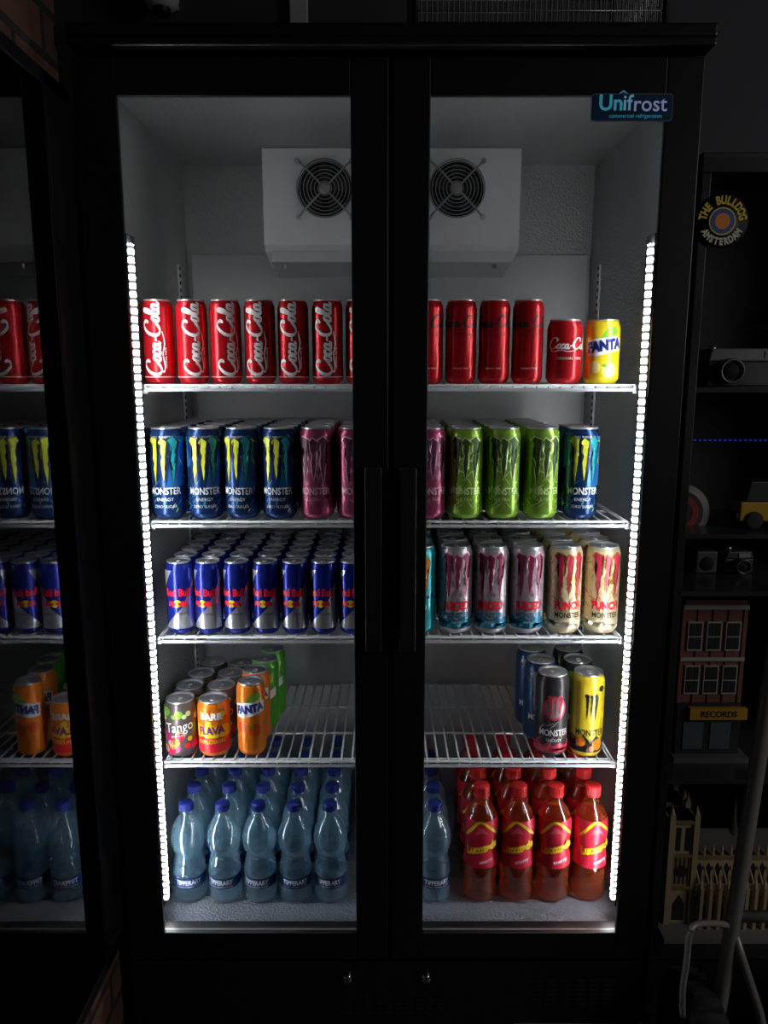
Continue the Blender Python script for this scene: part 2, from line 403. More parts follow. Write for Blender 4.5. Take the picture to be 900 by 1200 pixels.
can_kind('teal', RT, HT, TEAL, monster([ORG], None, speck([pr('teal_m', (.1, .6, .6), .3, .3), NAVY], 26, 15), WH, 'JUICED', 'MONSTER'))
def d_rb(D):
    D.poly([(-.034, .0128), (.042, .0128), (.042, .124), (.008, .056)], RBS, 1)
    D.poly([(-.046, .0128), (-.088, .0128), (-.088, .11), (-.056, .06)], RBS, 1)
    D.poly([(-.042, .136), (-.010, .136), (-.038, .086)], RBS, 1)
    D.poly([(.046, .1), (.054, .06), (.086, .06), (.086, .136), (.06, .136)], RBS, 1)
    D.disc(0, .066, .0080, YEL, 2)
    for s in (-1, 1):
        D.poly([(s*.0016+s*a*.82, .066+(b-.064)*.82) for a, b in ((.0, .064), (.007, .070), (.014, .071), (.021, .068), (.023, .059), (.019, .056), (.017, .061), (.012, .058), (.010, .053), (.007, .058), (.004, .058))][::s], RR, 3)
    D.text('Red Bull', .0215, 0, .089, RR, 3, 0, 0, .05, .74)
    D.text('ENERGY DRINK', .0062, 0, .044, RBB, 3)
can_kind('energy_small', RB_, HB, RBB, d_rb)
def d_tango(D):
    rnd = random.Random(2); cs = [LIME, RR, pr('berry', (.55, .02, .16), .3, .2), GRNL, YEL, PINKL]
    for k in range(60): D.disc(rnd.uniform(-.1, .1), rnd.uniform(.016, .050) if k % 3 else rnd.uniform(.088, .106), rnd.uniform(.005, .011), cs[k % 6], 1)
    D.text('Tango', .031, 0, .069, BK, 2, .12, .1, .06, .80); D.text('Tango', .031, 0, .069, WH, 3, .12, .1, .015, .80)
    D.text('BERRY PEACHY', .005, 0, .050, WH, 3, .12)
can_kind('fruit', RF, HF, pr('fruit_base', (.13, .10, .10), .32, .35), d_tango)
def d_barr(D):
    rnd = random.Random(4)
    D.zig(.0128, .044, .006, RR, 1, 12); D.zig(.046, .072, .004, YEL, 1, 14)
    for k in range(16): D.disc(rnd.uniform(-.1, .1), rnd.uniform(.074, .106), rnd.uniform(.003, .007), [RR, YEL, PINKL][k % 3], 1)
    D.text('BARR', .020, 0, .093, WH, 3, 0, 0, .05); D.text('FLAVA', .0225, 0, .061, PUR, 3, .05, 0, .06, .88)
    D.text('EXPLOSION', .0115, 0, .036, YEL, 3, .05, 0, .03)
can_kind('flavour', RF, HF, ORG, d_barr)
def d_lime(D):
    D.poly([(-.03, .05), (.03, .08), (.03, .1), (-.03, .07)], WH, 1); D.disc(.008, .12, .014, YEL, 1)
can_kind('lime', RS, HS, pr('lime_can', (.10, .42, .04), .3, .3), d_lime)
def ex_red(D):
    g = pr('grey_m', (.3, .3, .3), .3, .5); streaks([g, CRED, BK], 36, 35)(D)
    D.disc(0, .112, .026, CRED, 1.5); D.disc(0, .112, .021, g, 2); D.zig(.0128, .03, .006, CRED, 1)
can_kind('black_red', RT, HT, CHAR, monster([CRED], None, ex_red, WH, 'MONSTER', 'ENERGY', .085, .056, .034))
def ex_yel(D):
    D.zig(.0128, .046, .010, BK, 1); D.disc(-.02, .036, .011, ORG, 2); D.disc(.018, .030, .013, ORG, 2); D.disc(.004, .022, .007, ORG2, 3)
    D.disc(.022, .155, .007, BK, 1)
can_kind('yellow_black', RT, HT, pr('can_yellow', (.76, .56, .03), .3, .3), monster([BK], None, ex_yel, BK, 'MONSTER', 'ENERGY', .084, .060, .030))
can_kind('black_can', RT, HT, CHAR, monster([LIME], None, None, WH))
can_kind('blue_pale', RT, HT, pr('steel_blue', (.04, .09, .21), .28, .5), monster([SILV], None, None, WH))

# ------------------------------------------------------------------ room
o = struct(MB().box(-2.2, 3.2, -4.2, .80, -.05, 0, mat('floor_tile', (.05, .048, .045), .4, bump=(20, .1, .002))).build('floor'))
o = struct(MB().box(-2.2, 3.2, -4.2, .80, 2.72, 2.78, mat('ceiling_paint', (.05, .05, .055), .8)).build('ceiling'))
o = struct(MB().box(-2.2, 3.2, .70, .80, 0, 2.72, WALLD).build('wall_back'))
o = struct(MB().box(-1.1, -.547, -1.5, -.03, 0, 2.72, BRICK).build('wall_left'))

# ------------------------------------------------------------------ fridge
HL, HR, IW, BK_Y = -.53, .52, .495, .55
CEIL, FLR = 1.94, .312
fr = thing('display_fridge', 'tall black double glass door drinks fridge lit by white strips inside', 'fridge')
for s, h in ((-1, HL), (1, HR)):
    a, b_ = sorted((h, s*IW)); MB().box(a, b_, .032, .64, .06, 1.985, BLACK).build('side_panel', fr)
    a, b_ = sorted((s*IW, s*(IW-.003))); MB().box(a, b_, .034, BK_Y, FLR, CEIL, ALU).build('liner_side', fr)
MB().box(-IW, IW, .032, .64, CEIL+.012, 1.985, BLACK).build('top_panel', fr)
MB().box(-IW, IW, BK_Y+.012, .64, .06, CEIL+.012, BLACK).build('rear_panel', fr)
MB().box(-IW, IW, .032, BK_Y+.012, .06, FLR-.012, BLACK).build('machine_box', fr)
MB().box(-.028, .028, .032, .060, FLR, CEIL, BLACK).build('centre_post', fr)
MB().box(-IW, IW, .034, BK_Y+.01, CEIL, CEIL+.01, ALU).build('liner_ceiling', fr)
MB().box(-IW, IW, BK_Y, BK_Y+.01, FLR, CEIL, ALU).build('liner_back', fr)
MB().box(-IW, IW, .034, BK_Y+.01, FLR-.01, FLR-.0003, ALUF).build('liner_floor', fr)
MB().box(-.478, .482, BK_Y-.012, BK_Y-.001, FLR+.03, 1.735, LINER).build('back_panel', fr, bevel=.002)
MB().box(-.525, .525, -.05, .62, 1.986, 2.006, BLACK).box(-.525, .525, -.05, .0, 1.972, 1.986, BLACK).build('canopy', fr, bevel=.004)
bp = MB().box(HL, HR, -.012, .032, .07, .262, BLACK)
for k in range(6):
    for j in range(11): bp.box(-.115+j*.021, -.100+j*.021, -.0135, -.011, .130+k*.010, .135+k*.010, BLACK2)
for k in range(6):
    for j in range(6): bp.box(.29+j*.03, .312+j*.03, -.0135, -.011, .160+k*.011, .166+k*.011, BLACK2)
bp = bp.build('base_panel', fr, bevel=.001)
for px in (407, 499):
    X = XA(px, .23, -.012)
    MB().lathe([(0, -.024), (.008, -.024), (.010, -.021), (.010, -.012)], CHROME, 20, (X, 0, .23), 'y').box(X-.0012, X+.0012, -.0246, -.0235, .2255, .2345, VOID).build('lock', bp)
MB().box(.26, .47, -.0145, -.012, .088, .118, mat('rating_plate', (.35, .36, .37), .4, .6)).build('rating_plate', bp)
for sx in (-.46, .46):
    for y in (.08, .58):
        MB().lathe([(0, 0), (.022, 0), (.022, .012), (.012, .016), (.012, .07)], BLACK2, 14, (sx, y, 0)).build('foot', fr)
ZT, ZB = 1.906, .336
def door(x0, x1, g0, g1, hs):
    d = MB(); za, zb = .275, 1.966
    for (e, y0, y1) in ((0, -.02, -.009), (.018, -.009, .03)):
        h0, h1, t, b = g0-e, g1+e, ZT+e, ZB-e*.6
        d.box(x0, h0, y0, y1, za, zb, BLACK); d.box(h1, x1, y0, y1, za, zb, BLACK)
        d.box(h0, h1, y0, y1, t, zb, BLACK); d.box(h0, h1, y0, y1, za, b, BLACK)
    d = d.build('door', fr, bevel=.002)
    p = MB(); u0, u1, w0, w1 = g0-.016, g1+.016, ZB-.009, ZT+.016
    for (a, b, c, e) in ((u0, u0+.006, w0, w1), (u1-.006, u1, w0, w1), (u0, u1, w0, w0+.006), (u0, u1, w1-.006, w1)):
        p.box(a, b, -.0085, -.002, c, e, GREYT)
    p.build('glazing_edge', d)
    h = MB(); xa, xb = (x1-.042, x1-.012) if hs > 0 else (x0+.012, x0+.042)
    h.box(xa, xb, -.030, -.0201, .945, 1.285, BLACK2)
    h.box(xa if hs < 0 else xb-.009, xa+.009 if hs < 0 else xb, -.048, -.030, .945, 1.285, BLACK2)
    h.box(xa, xb, -.05, -.045, .945, 1.285, BLACK2)
    h.build('handle', d, bevel=.002)
    return d
dl = door(-.529, -.004, -.458, -.068, 1)
dr = door(.004, .519, .066, .458, -1)
# badge on the right door
def rrect(x0, x1, z0, z1, r, n=5):
    out = []
    for cx, cz, a0 in ((x1-r, z1-r, 0), (x0+r, z1-r, pi/2), (x0+r, z0+r, pi), (x1-r, z0+r, 1.5*pi)):
        out += [(cx+r*cos(a0+pi/2*k/n), cz+r*sin(a0+pi/2*k/n)) for k in range(n+1)]
    return out
bg = MB(); a = P(692, 143, -.022); c = P(789, 110, -.022); bx0, bx1, bz0, bz1 = a.x, c.x, a.z, c.z
BN = mat('badge_blue', (.008, .045, .13), .4); BE = mat('badge_edge', (.16, .2, .24), .3, .3)
CY = mat('badge_cyan', (.08, .6, .8), .4, emit=(.08, .6, .8), es=.18); BW = mat('badge_lavender', (.42, .52, .88), .4, emit=(.42, .52, .88), es=.2); BV = mat('badge_ice', (.25, .6, .85), .4, emit=(.25, .6, .85), es=.2)  # letters carry a weak added glow, the badge is no lamp
bg.prism(rrect(bx0, bx1, bz0, bz1, .006), -.0245, -.0201, BE, 'y'); bg.prism(rrect(bx0+.002, bx1-.002, bz0+.002, bz1-.002, .005), -.0252, -.0240, BN, 'y')
mx, mz = (bx0+bx1)/2, (bz0+bz1)/2
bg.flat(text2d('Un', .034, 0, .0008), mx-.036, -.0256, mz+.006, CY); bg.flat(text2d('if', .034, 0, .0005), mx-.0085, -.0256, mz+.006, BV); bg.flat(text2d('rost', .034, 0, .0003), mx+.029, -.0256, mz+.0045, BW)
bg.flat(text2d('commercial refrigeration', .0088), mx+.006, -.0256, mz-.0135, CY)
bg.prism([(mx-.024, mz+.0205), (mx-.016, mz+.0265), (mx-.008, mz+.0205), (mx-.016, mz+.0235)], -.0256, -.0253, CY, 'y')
bg.build('badge', dr)

# evaporator with two fans
ey = .40
ev = MB(); x0, x1 = -.281, .291
ev.prism([(ey, CEIL-.001), (ey, 1.735), (ey+.02, 1.722), (BK_Y-.001, 1.70), (BK_Y-.001, CEIL-.001)], x0, x1, WHITE)
ev.prism([(ey+.012, 1.724), (ey+.012, 1.700), (BK_Y-.014, 1.680), (BK_Y-.014, 1.705)], x0+.014, x1-.014, mat('tray', (.6, .61, .62), .4))
for x in (x0+.04, x1-.05): ev.lathe([(.006, 1.688), (.006, 1.70)], STEEL, 10, (x, ey+.03, 0))
ev = ev.build('evaporator', fr, bevel=.002)
for px in (381, 535):
    q = P(px, 222, ey); fx, fz = q.x, q.z
    f = MB().lathe([(0, -.0025), (.057, -.0025), (.060, -.001)], VOID, 36, (fx, ey, fz), 'y')
    f.lathe([(0, -.008), (.018, -.008), (.020, -.003)], FANB, 20, (fx, ey, fz), 'y')
    for k in range(5):
        a0 = 2*pi*k/5
        A = [(.018, a0), (.052, a0-.15), (.055, a0+.45), (.035, a0+.75), (.018, a0+.7)]
        f.face([f.bm.verts.new((fx+r*cos(t), ey-.004-.002*(i > 1), fz+r*sin(t))) for i, (r, t) in enumerate(A)], FANB)
    f.build('fan', ev)
    g = MB()
    for r in (.015, .023, .031, .039, .047, .055, .061): g.tube([(fx+r*cos(2*pi*k/32), ey-.012, fz+r*sin(2*pi*k/32)) for k in range(32)], .0011 if r < .06 else .002, GUARD, 5, True)
    for k in range(4):
        t = pi/4+k*pi/2; r1 = .083
        g.tube([(fx+.012*cos(t), ey-.013, fz+.012*sin(t)), (fx+.062*cos(t), ey-.013, fz+.062*sin(t)), (fx+r1*cos(t), ey-.004, fz+r1*sin(t))], .0022, GUARD, 6)
        g.lathe([(0, -.007), (.0055, -.006), (.0055, -.0005)], STEEL, 10, (fx+r1*cos(t), ey, fz+r1*sin(t)), 'y')
    g.lathe([(0, -.0145), (.012, -.0145), (.013, -.011)], GUARD, 16, (fx, ey, fz), 'y')
    g.build('fan_guard', ev)
# light strips: they shine inward, a black fin added wall-side shades the liner
for s in (-1, 1):
    a, b_ = sorted((s*.4752, s*.479)); c_, e_ = sorted((s*.479, s*.4918))
    ho = MB().box(a, b_, .047, .092, .345, 1.70, BLACK2)
    for zz in (.40, .72, 1.03, 1.34, 1.64): ho.box(c_, e_, .050, .060, zz, zz+.02, BLACK2)
    ho = ho.build('light_shade_housing', fr)
    a, b_ = sorted((s*.468, s*.475)); MB().box(a, b_, .050, .062, .356, 1.682, LED).build('light_strip', ho)
# shelf standards
for s in (-1, 1):
    for y in (.107, .46):
        X = s*(IW-.0055)
        m = MB().box(X-.002, X+.002, y-.009, y+.009, FLR+.01, 1.70, WHITE)
        z = FLR+.04
        while z < 1.69:
            xx = X-s*.0022; m.box(xx-.0004, xx+.0004, y-.005, y+.005, z, z+.008, VOID); z += .0165
        m.build('shelf_standard', fr)
# shelves
ZS = [1.431, 1.1615, .919, .643]
for zs in ZS:
    m = MB(); SW = .476; y0, y1 = .11, .525; r = .0021
    n = 42
    for k in range(n):
        x = -SW+.008+(2*SW-.016)*k/(n-1)
        m.tube([(x, y0+.003, zs-.011), (x, y0+.004, zs-r-.001), (x, y0+.007, zs-r), (x, y1, zs-r)], r, WIRE, 6)
    for y in (y0+.018, .25, .39, y1): m.tube([(-SW, y, zs-2.9*r), (SW, y, zs-2.9*r)], .0028, WIRE, 6)
    for x in (-SW, SW): m.tube([(x, y0, zs-2*r), (x, y1, zs-2*r)], .003, WIRE, 6)
    m.box(-SW, SW, y0-.002, y0+.001, zs-.014, zs-.0080, WIRE); m.tube([(-SW, y0, zs-r), (SW, y0, zs-r)], .0024, WIRE, 6)
    for s in (-1, 1):
        a, b_ = sorted((s*(SW-.004), s*(SW+.008)))
        for y in (.118, .46): m.box(a, b_, y-.006, y+.006, zs-.018, zs-.006, WIRE)
    m.build('shelf', fr)

ORD = ['first', 'second', 'third', 'fourth', 'fifth', 'sixth', 'seventh', 'eighth', 'ninth', 'tenth', 'eleventh', 'twelfth']
ROW = ['front row', 'second row', 'third row', 'fourth row', 'fifth row', 'back row']
Y0 = .155
# ---- top shelf
z = ZS[0]; zm = z+.08
for i, px in enumerate([186, 225.5, 265, 305, 344, 384, 423, 462]):
    place_can('cola', XA(px, zm, Y0), Y0, z, 'slim red can with white upright script, %s from the left on top shelf' % ORD[i], 'slim red cola cans on the top shelf', random.uniform(-.3, .3))
for i, px in enumerate([501, 540, 579, 618]):
    place_can('zero', XA(px, zm, Y0), Y0, z, 'slim red can with black lettering, %s of four on top shelf' % ORD[i], 'red cans with black lettering on the top shelf', random.uniform(-.15, .15))
place_can('cola_short', XA(661.5, zm, Y0), Y0, z, 'short red can with white script beside the yellow can on top shelf', 'short cans on the top shelf', .1)
place_can('fanta_lemon', XA(705.5, zm, Y0), Y0, z, 'short yellow can with blue lettering at right end of top shelf', 'short cans on the top shelf', -.12)
# ---- second shelf
z = ZS[1]; zm = z+.09
cols = [(197, 'blue', 5), (240.5, 'blue', 5), (284.5, 'blue', 5), (328, 'blue', 5), (371.5, 'pink', 5), (415, 'pink', 5), (458.5, 'pink', 1), (502, 'pink', 5), (545.5, 'green', 5), (589.5, 'green', 5), (634, 'green', 5), (680, 'blue', 2)]
DESC = {'blue': 'tall blue can with yellow claw mark', 'pink': 'tall pink can with dark claw mark', 'green': 'tall green can with dark claw mark', 'juiced': 'tall silver-pink can with blue foot', 'punch': 'tall cream can with red claw mark', 'teal': 'tall teal can with orange claw mark'}
for i, (px, k, n) in enumerate(cols):
    X = XA(px, zm, Y0)
    for r in range(n):
        place_can(k, X+random.uniform(-.0004, .0004), Y0+r*.0722, z, '%s, second shelf, %s column from left, %s' % (DESC[k], ORD[i], ROW[r]), 'tall %s cans on the second shelf' % k)
# ---- third shelf
z = ZS[2]; zm = z+.075
for i in range(7):
    X = XA(211.5+33.6*i, zm, .148)
    for r in range(6):
        place_can('energy_small', X, .148+r*.0588, z, 'small blue and silver can, third shelf, %s column from left, %s' % (ORD[i], ROW[r]), 'small blue and silver cans on the third shelf', random.uniform(-.35, .15))
zm = z+.09
for i, (px, k) in enumerate([(491, 'teal'), (533.5, 'juiced'), (575.5, 'juiced'), (617, 'juiced'), (661, 'punch'), (705, 'punch')]):
    X = XA(px, zm, Y0)
    for r in range(5):
        kk = 'pink' if (k == 'juiced' and r == 4) else k
        place_can(kk, X, Y0+r*.0722, z, '%s, third shelf, %s column right of centre, %s' % (DESC[kk], ORD[i], ROW[r]), 'tall %s cans on the third shelf' % kk)
# ---- fourth shelf
z = ZS[3]
for r, (px, y) in enumerate([(211, .155), (222.5, .226), (236, .297), (250, .368)]):
    place_can('fruit', XA(px, z+HF, y), y, z, 'short dark can with fruit splashes by left light strip, fourth shelf, %s' % ROW[r], 'short dark fruit cans on the fourth shelf', .1)
for r, (px, y) in enumerate([(250, .155), (260, .226), (271, .297), (283, .368)]):
    place_can('flavour' if r == 0 else 'fruit', XA(px, z+HF, y), y, z, ('short orange can with yellow and red bands at front of fourth shelf' if r == 0 else 'short dark can behind the short orange can, fourth shelf, %s' % ROW[r]), 'short cans on the fourth shelf', 0)
for r, (px, y, k, lb) in enumerate([(293.5, .157, 'fanta_orange', 'slim orange can with blue lettering at the front of fourth shelf'), (299.5, .222, 'fanta_orange', 'slim orange can behind the front orange can on fourth shelf'), (310.5, .287, 'lime', 'slim lime green can behind two slim orange cans on fourth shelf'), (319, .352, 'lime', 'slim lime green can, rearmost, behind another green can on fourth shelf')]):
    place_can(k, XA(px, z+HS, y), y, z, lb, 'slim cans on the fourth shelf', 0)
for px, y, k, lb in [(648, .155, 'black_red', 'tall black can with red roundel at front right of fourth shelf'), (690, .155, 'yellow_black', 'tall yellow can with small black emblem at right of fourth shelf'),
                     (634, .228, 'blue_pale', 'tall steel blue can just behind the black and red can'), (623, .302, 'blue_pale', 'tall steel blue can rearmost at left of right-hand cans, fourth shelf'),
                     (677, .229, 'black_can', 'tall black can directly behind the yellow and black can'), (666, .303, 'black_can', 'tall black can rearmost among right-hand cans, fourth shelf')]:
    place_can(k, XA(px, z+HT, y), y, z, lb, 'tall cans at the right of the fourth shelf', 0)

# ---- bottles on the floor of the fridge
WATER = liquid_mat('water_pet', (.94, .985, 1.0), (.40, .76, 1.0), .35, .20, .45, 1.18, .16)
LUC = liquid_mat('red_liquid', (1.0, .56, .34), (1.0, .20, .055), .35, .14, .38, 1.18, .12)
CAPB = mat('cap_blue', (.010, .025, .24), .4); CAPR = mat('cap_red', (.7, .015, .02), .4)
LBB = mat('label_navy', (.010, .03, .16), .4); LBW = mat('label_white', (.8, .85, .9), .5); LBR = mat('label_red', (.66, .018, .05), .35); LBY = mat('label_yellow', (.9, .62, .02), .4)
def cap_mesh(R, z0, z1, m):
    c = MB(); seg = 36
    c.lathe([(R*.98, z0), (R, z0+.001), (R, z0+.004), (R*.95, z0+.0045), (R*.97, z1-.002), (R*.9, z1), (0, z1)], m, seg)
    for k in range(24):
        a = 2*pi*k/24; x, y = R*.975*cos(a), R*.975*sin(a); c.box(x-.0006, x+.0006, y-.0006, y+.0006, z0+.005, z1-.002, m)
    return c.mesh('cap')
wp = [(0, .003), (.020, .0), (.029, .001), (.0345, .006), (.0355, .012), (.0328, .016), (.0355, .020), (.0328, .024), (.0355, .029), (.0342, .034), (.0342, .062), (.0356, .066), (.0325, .071), (.0350, .076), (.0310, .082), (.0330, .087), (.0282, .093), (.0300, .098), (.0262, .104), (.0285, .109), (.0330, .118), (.0358, .131), (.0362, .146), (.0340, .161), (.0285, .175), (.0205, .187), (.0150, .195), (.0130, .199), (.0130, .203), (.0162, .204), (.0162, .206), (.0125, .207), (.0125, .219), (0, .219)]
wb = MB().lathe(wp, WATER, 32).mesh('bottle_body'); wc = cap_mesh(.0155, .2065, .223, CAPB)
lb = MB(); lb.lathe([(.0346, .0360), (.0346, .0608)], LBB, 36); D = Decor(lb, .0348); D.text('TIPPERARY', .0150, 0, .050, LBW, 1, 0, 0, .03, .78); D.text('NATURAL MINERAL WATER', .0046, 0, .0400, LBW, 1); wl = lb.mesh('label_band')
lp = [(0, .003), (.021, 0), (.030, .001), (.0355, .008), (.0362, .025), (.0335, .040), (.0358, .054), (.0365, .085), (.0358, .100), (.0325, .118), (.0330, .135), (.0362, .158), (.0365, .178), (.0338, .194), (.0270, .209), (.0190, .221), (.0145, .228), (.0145, .236), (.0172, .237), (.0172, .239), (.0140, .240), (.0140, .258), (0, .258)]
rb = MB().lathe(lp, LUC, 32).mesh('bottle_body'); rc = cap_mesh(.0178, .2395, .263, CAPR)
lb = MB(); lb.lathe([(r+.0005, zz) for r, zz in lp if .084 < zz < .200], LBR, 36); D = Decor(lb, .0370)
D.add(*ribbon([(-.040, .156), (-.026, .171), (-.008, .192), (.006, .190), (.024, .174), (.042, .158)], .005, .002), LBY, 1)
D.poly([(-.016, .164), (-.006, .180), (.002, .180), (.016, .164), (.002, .169)], pr('label_pink', (.8, .12, .15), .4, 0), 1)
D.text('Lucozade', .0265, .0, .132, LBY, 3, .26, .22, .055, .74); D.text('energy', .0120, .010, .103, LBW, 3, .26, .1, .02)
rl = lb.mesh('label_band')
def bottle(name, meshes, X, y, label, cat, group, rz):
    t = thing(name, label, cat, (X, y, FLR), rz, group)
    for nm, me in zip(('bottle_body', 'cap', 'label_band'), meshes):
        o = bpy.data.objects.new(nm, me); C.objects.link(o); o.parent = t
for i, px in enumerate([221, 263, 304.5, 346, 387.5]):
    X = XA(px, FLR+.1, .132)
    for r in range(5):
        bottle('water_bottle', (wb, wc, wl), X, .132+r*.0745, 'clear water bottle with blue cap, bottom of fridge, %s column from left, %s' % (ORD[i], ROW[r]), 'bottle', 'blue-capped water bottles in the bottom of the fridge', random.uniform(-.2, .2))
for r in range(4):
    bottle('water_bottle', (wb, wc, wl), XA(509, FLR+.1, .132), .132+r*.0745, 'clear blue-capped water bottle beside the red drinks, %s of single column' % ROW[r], 'bottle', 'water bottles beside the red drinks', random.uniform(-.2, .2))
for i, px in enumerate([563, 606, 648.5, 691]):
    X = XA(px, FLR+.12, .135)
    for r in range(4):
        bottle('soft_drink_bottle', (rb, rc, rl), X, .135+r*.0765, 'red-capped bottle of orange-red drink, %s column from left, %s' % (ORD[i], ROW[r]), 'bottle', 'red drink bottles in the bottom of the fridge', random.uniform(-.15, .15))

# ------------------------------------------------------------------ glass panel on the brick wall
mi = thing('glass_panel', 'black framed dark reflective glass panel on the brick wall left of fridge', 'glass panel')
mz0, mz1, my0, my1 = .335, 1.912, -1.05, -.026
m = MB(); w = .024; wr = .095
for (a0, a1, c0, c1) in ((my0, my1, mz1-w, mz1), (my0, my1, mz0, mz0+w), (my1-wr, my1, mz0, mz1), (my0, my0+w, mz0, mz1)):
    m.box(-.5465, -.5345, a0, a1, c0, c1, BLACK)
m.build('frame', mi, bevel=.002)
MB().box(-.5400, -.5370, my0+w, my1-wr, mz0+w, mz1-w, GLASS3).build('glass_pane', mi)

# ------------------------------------------------------------------ things above the fridge
cz = 2.0065
cr = thing('wire_crate', 'black framed wire crate with grey mesh on top of fridge', 'crate')
cx0, cx1, cy0, cy1, cz1 = XA(487, 2.03, -.02), XA(780, 2.03, -.02), -.02, .30, 2.24
m = MB()
for zz in (cz+.006, cz1):
    m.tube([(cx0, cy0, zz), (cx1, cy0, zz), (cx1, cy1, zz), (cx0, cy1, zz)], .0055, BLACK2, 6, True)
for x in (cx0, cx1):
    for y in (cy0, cy1): m.tube([(x, y, cz), (x, y, cz1)], .0055, BLACK2, 6)
m.build('crate_frame', cr)
m = MB(); CW = mat('crate_wire', (.45, .46, .48), .35, .6)
n = 46
for k in range(1, n):
    x = cx0+(cx1-cx0)*k/n
    for y in (cy0, cy1): m.tube([(x, y, cz+.006), (x, y, cz1)], .0012, CW, 4)
for k in range(1, 30):
    y = cy0+(cy1-cy0)*k/30
    for x in (cx0, cx1): m.tube([(x, y, cz+.006), (x, y, cz1)], .0012, CW, 4)
for k in range(1, 10):
    zz = cz+.006+k*.022; m.tube([(cx0, cy0, zz), (cx1, cy0, zz), (cx1, cy1, zz), (cx0, cy1, zz)], .0012, CW, 4, True)
m.build('mesh_panel', cr)
a = P(340, 20, .69); c = P(361, 20, .69)
tag(MB().box(a.x, c.x, .675, .6995, 1.9, 2.71, mat('trunking', (.62, .62, .62), .5)).build('cable_trunking', bevel=.003), 'white cable trunking running up the dark wall above fridge', 'trunking')
q = P(190, 6, .62)
sc = thing('security_camera', 'small white dome camera on the dark wall above fridge left side', 'camera')
MB().lathe([(0, .03), (.036, .03), (.04, .02), (.04, -.012), (.034, -.026), (.02, -.034), (0, -.036)], WHITE, 28, (q.x, q.y, q.z+.022)).build('housing', sc)
MB().lathe([(0, -.052), (.012, -.05), (.02, -.042), (.022, -.03)], BLACK2, 20, (q.x, q.y-.004, q.z+.022)).build('lens_dome', sc)
MB().box(q.x-.02, q.x+.02, q.y+.03, .6995, q.z+.02, q.z+.05, WHITE).build('bracket', sc)

# ------------------------------------------------------------------ display cabinet on the right
dc = thing('display_cabinet', 'dark display cabinet of models right of the fridge', 'cabinet')
X0, X1, Ya, Yb, Zt = .565, 1.15, .08, .52, 1.845
CABM = mat('cabinet_black', (.014, .014, .016), .4)
MB().box(X0, X1, Ya, Yb, Zt-.035, Zt, CABM).build('top_panel', dc, bevel=.002)
MB().box(X0, X1, Ya, Yb, .05, .195, CABM).box(X0+.02, X1-.02, Ya+.02, Yb, 0, .05, CABM).build('plinth', dc, bevel=.002)
MB().box(X0, X1, Yb-.012, Yb, .195, Zt-.035, mat('cabinet_back', (.05, .05, .055), .6)).build('back_panel', dc)
for a, b_ in ((X0, X0+.018), (X1-.018, X1)): MB().box(a, b_, Ya, Yb-.012, .195, Zt-.035, CABM).build('side_panel', dc, bevel=.002)
SH = [1.425, 1.115, 1.018, .605]
for s in SH: MB().box(X0+.018, X1-.018, Ya+.02 if s != 1.115 else Ya+.12, Yb-.012, s-.010, s, mat('cabinet_shelf', (.04, .04, .045), .25)).build('shelf', dc)
MB().box(X0-.012, X1, Ya-.0045, Ya-.0008, 1.53, Zt-.01, GLASS2).build('glass_front', dc)
m = MB(); BL = mat('blue_reflection', (.02, .04, .3), .5, emit=(.03, .07, 1), es=.22); zb = P(850, 516, .50).z  # glowing dots added to stand in for a reflected line of blue lights
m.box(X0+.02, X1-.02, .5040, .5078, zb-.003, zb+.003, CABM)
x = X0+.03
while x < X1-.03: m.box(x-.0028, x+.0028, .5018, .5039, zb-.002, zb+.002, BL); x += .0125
m.build('reflected_dots', dc)
# round sticker
q = P(845, 260, Ya); R = .047
s = MB(); SB = mat('sticker_black', (.01, .01, .012), .5); SY = mat('sticker_yellow', (.85, .6, .03), .5); SO = mat('sticker_orange', (.8, .25, .02), .5); SBL = mat('sticker_blue', (.03, .09, .35), .5)
yq = Ya-.0056
s.lathe([(0, 0), (R, 0), (R, .0008)], SB, 40, (q.x, yq, q.z), 'y')
s.lathe([(0, -.0004), (R*.52, -.0004)], SY, 32, (q.x, yq, q.z), 'y'); s.lathe([(0, -.0007), (R*.47, -.0007)], SBL, 32, (q.x, yq, q.z), 'y'); s.lathe([(0, -.001), (R*.3, -.001)], SO, 24, (q.x, yq, q.z), 'y')
def arc_text(mb, t, r, size, a_mid, step, up, m, y):
    n = len(t)
    for i, ch in enumerate(t):
        a = a_mid+(-(i-(n-1)/2)*step if up else (i-(n-1)/2)*step)
        if ch == ' ': continue
        mb.flat(text2d(ch, size, 0, .0009), q.x+r*cos(a), y, q.z+r*sin(a), m, a-pi/2 if up else a+pi/2, .76)
arc_text(s, 'THE BULLDOG', R*.77, .0200, pi/2, .275, True, SY, yq-.0006)
arc_text(s, 'AMSTERDAM', R*.77, .0165, -pi/2, .255, False, mat('sticker_white', (.75, .7, .55), .5), yq-.0006)
tag(s.build('sticker'), 'round sticker with yellow lettering and blue centre on cabinet glass', 'sticker')

